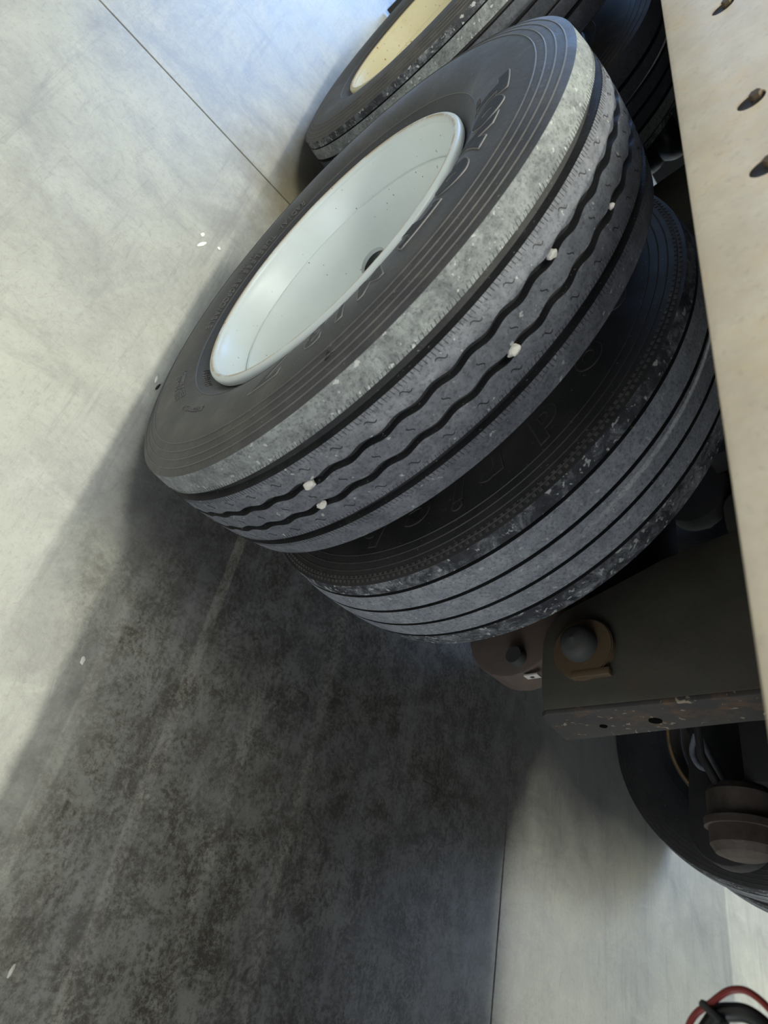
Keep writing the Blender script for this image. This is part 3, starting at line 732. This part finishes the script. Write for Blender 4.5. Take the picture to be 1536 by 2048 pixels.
# wiring loom hanging near the camera at the bottom right corner
WL = empty('wiring_loom', (0.99, 0.30, ZA+0.55), 'black hose and red wire looped together with a tie, bottom right', 'cable')
WL.location = (0, 0, 0)
hp = smooth_path([(1.05, 0.33, ZA+0.54), (1.00, 0.31, ZA+0.475), (0.972, 0.30, ZA+0.445), (0.969, 0.30, ZA+0.425), (0.978, 0.30, ZA+0.408), (1.02, 0.305, ZA+0.385), (1.10, 0.31, ZA+0.39), (1.18, 0.33, ZA+0.54)], 12)
link('hose', finish(tube(hp, 0.0068, 12), 'hose', MT['blackhose'], 0.8), WL)['label'] = 'black rubber hose'
rp = smooth_path([(1.04, 0.32, ZA+0.54), (0.985, 0.30, ZA+0.478), (0.957, 0.294, ZA+0.448), (0.954, 0.292, ZA+0.430), (0.966, 0.29, ZA+0.412), (0.985, 0.29, ZA+0.392), (1.04, 0.295, ZA+0.372), (1.12, 0.31, ZA+0.40), (1.19, 0.33, ZA+0.54)], 12)
link('wire', finish(tube(rp, 0.0028, 8), 'wire', MT['red'], 0.8), WL)['label'] = 'thin red wire'
bm = bmesh.new(); bevbox(bm, (0.972, 0.295, ZA+0.412), (0.006, 0.020, 0.020), 0.002, Matrix.Rotation(0.6, 3, 'Y')); link('cable_tie', finish(bm, 'cable_tie', MT['blackhose'], 0.5), WL)

# dark rubber flap behind the rear wheels
FL = empty('mud_flap', (-2.33, 0.16, 0.0), 'dark rubber flap standing behind the cream-rimmed wheel, photo top edge', 'mud flap')
FL.location = (0, 0, 0)
bm = bmesh.new(); bevbox(bm, (-2.33, 0.22, 0.30), (0.012, 0.58, 0.58), 0.003); link('flap', finish(bm, 'flap', MT['blackhose'], 0.4), FL)
bm = bmesh.new(); bevbox(bm, (-2.33, 0.22, 0.815), (0.03, 0.60, 0.44), 0.003); link('bracket', finish(bm, 'bracket', MT['black'], 0.4), FL)

# ------------------------------------------------------------------ floor
FLR = empty('floor', (0, 0, 0)); FLR['kind'] = 'structure'
JX, JY, gw = -0.779, 1.302, 0.0022
xs = [(-5.65, JX-gw), (JX+gw, 7.0)]; ys = [(-7.0, JY-gw), (JY+gw, 8.65)]
for (xa, xb) in xs:
    for (ya, yb) in ys:
        bm = bmesh.new(); bevbox(bm, ((xa+xb)/2, (ya+yb)/2, -0.05), (xb-xa, yb-ya, 0.10), 0.0)
        es = [e for e in bm.edges if all(v.co.z > -0.01 for v in e.verts)]
        bmesh.ops.bevel(bm, geom=es, offset=0.0012, segments=2, affect='EDGES')
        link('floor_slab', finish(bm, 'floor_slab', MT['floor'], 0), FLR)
bm = bmesh.new(); bevbox(bm, (0.675, 0.825, -0.058), (12.6, 15.6, 0.092), 0); link('joint_filler', finish(bm, 'joint_filler', MT['joint'], 0), FLR)
# hall walls far away
for nm_, c, s in (('wall_back', (0.6, 8.75, 3.5), (12.6, 0.2, 7.2)), ('wall_left', (-5.75, 0.8, 3.5), (0.2, 16, 7.2))):
    bm = bmesh.new(); bevbox(bm, c, s, 0.01); o = link(nm_, finish(bm, nm_, MT['wall'], 0.5)); o['kind'] = 'structure'

# floor debris
for i, (x, y, s, m, lab) in enumerate(((0.658, -0.001, (0.0075, 0.004, 0.002), 'stone', 'white paint chip on the floor at the edge of the trailer shadow'),
                       (1.092, 0.105, (0.008, 0.003, 0.002), 'stone', 'white sliver on the dark floor near the lower left corner'),
                       (0.062, -0.128, (0.011, 0.003, 0.002), 'stone', 'white scrap on the floor left of the tyre bulge'),
                       (0.074, -0.118, (0.010, 0.0025, 0.003), 'blackhose', 'black scrap touching the tyre shadow, beside a white scrap'),
                       (-0.405, -0.155, (0.006, 0.0045, 0.0012), 'paint', 'small white paint blob nearest the tyre on the lit floor'),
                       (-0.400, -0.205, (0.008, 0.005, 0.0010), 'paint', 'upper white paint blob on the lit floor left of the rim'),
                       (-0.370, -0.195, (0.018, 0.0045, 0.0010), 'paint', 'long white paint drip on the lit floor left of the rim'))):
    stone('paint_chip' if m in ('stone', 'paint') else 'rubber_scrap', (x, y, s[2]*0.9), s, lab, 'debris', None, m, rot=Matrix.Rotation(random.uniform(-0.6, 0.6), 3, 'Z'))
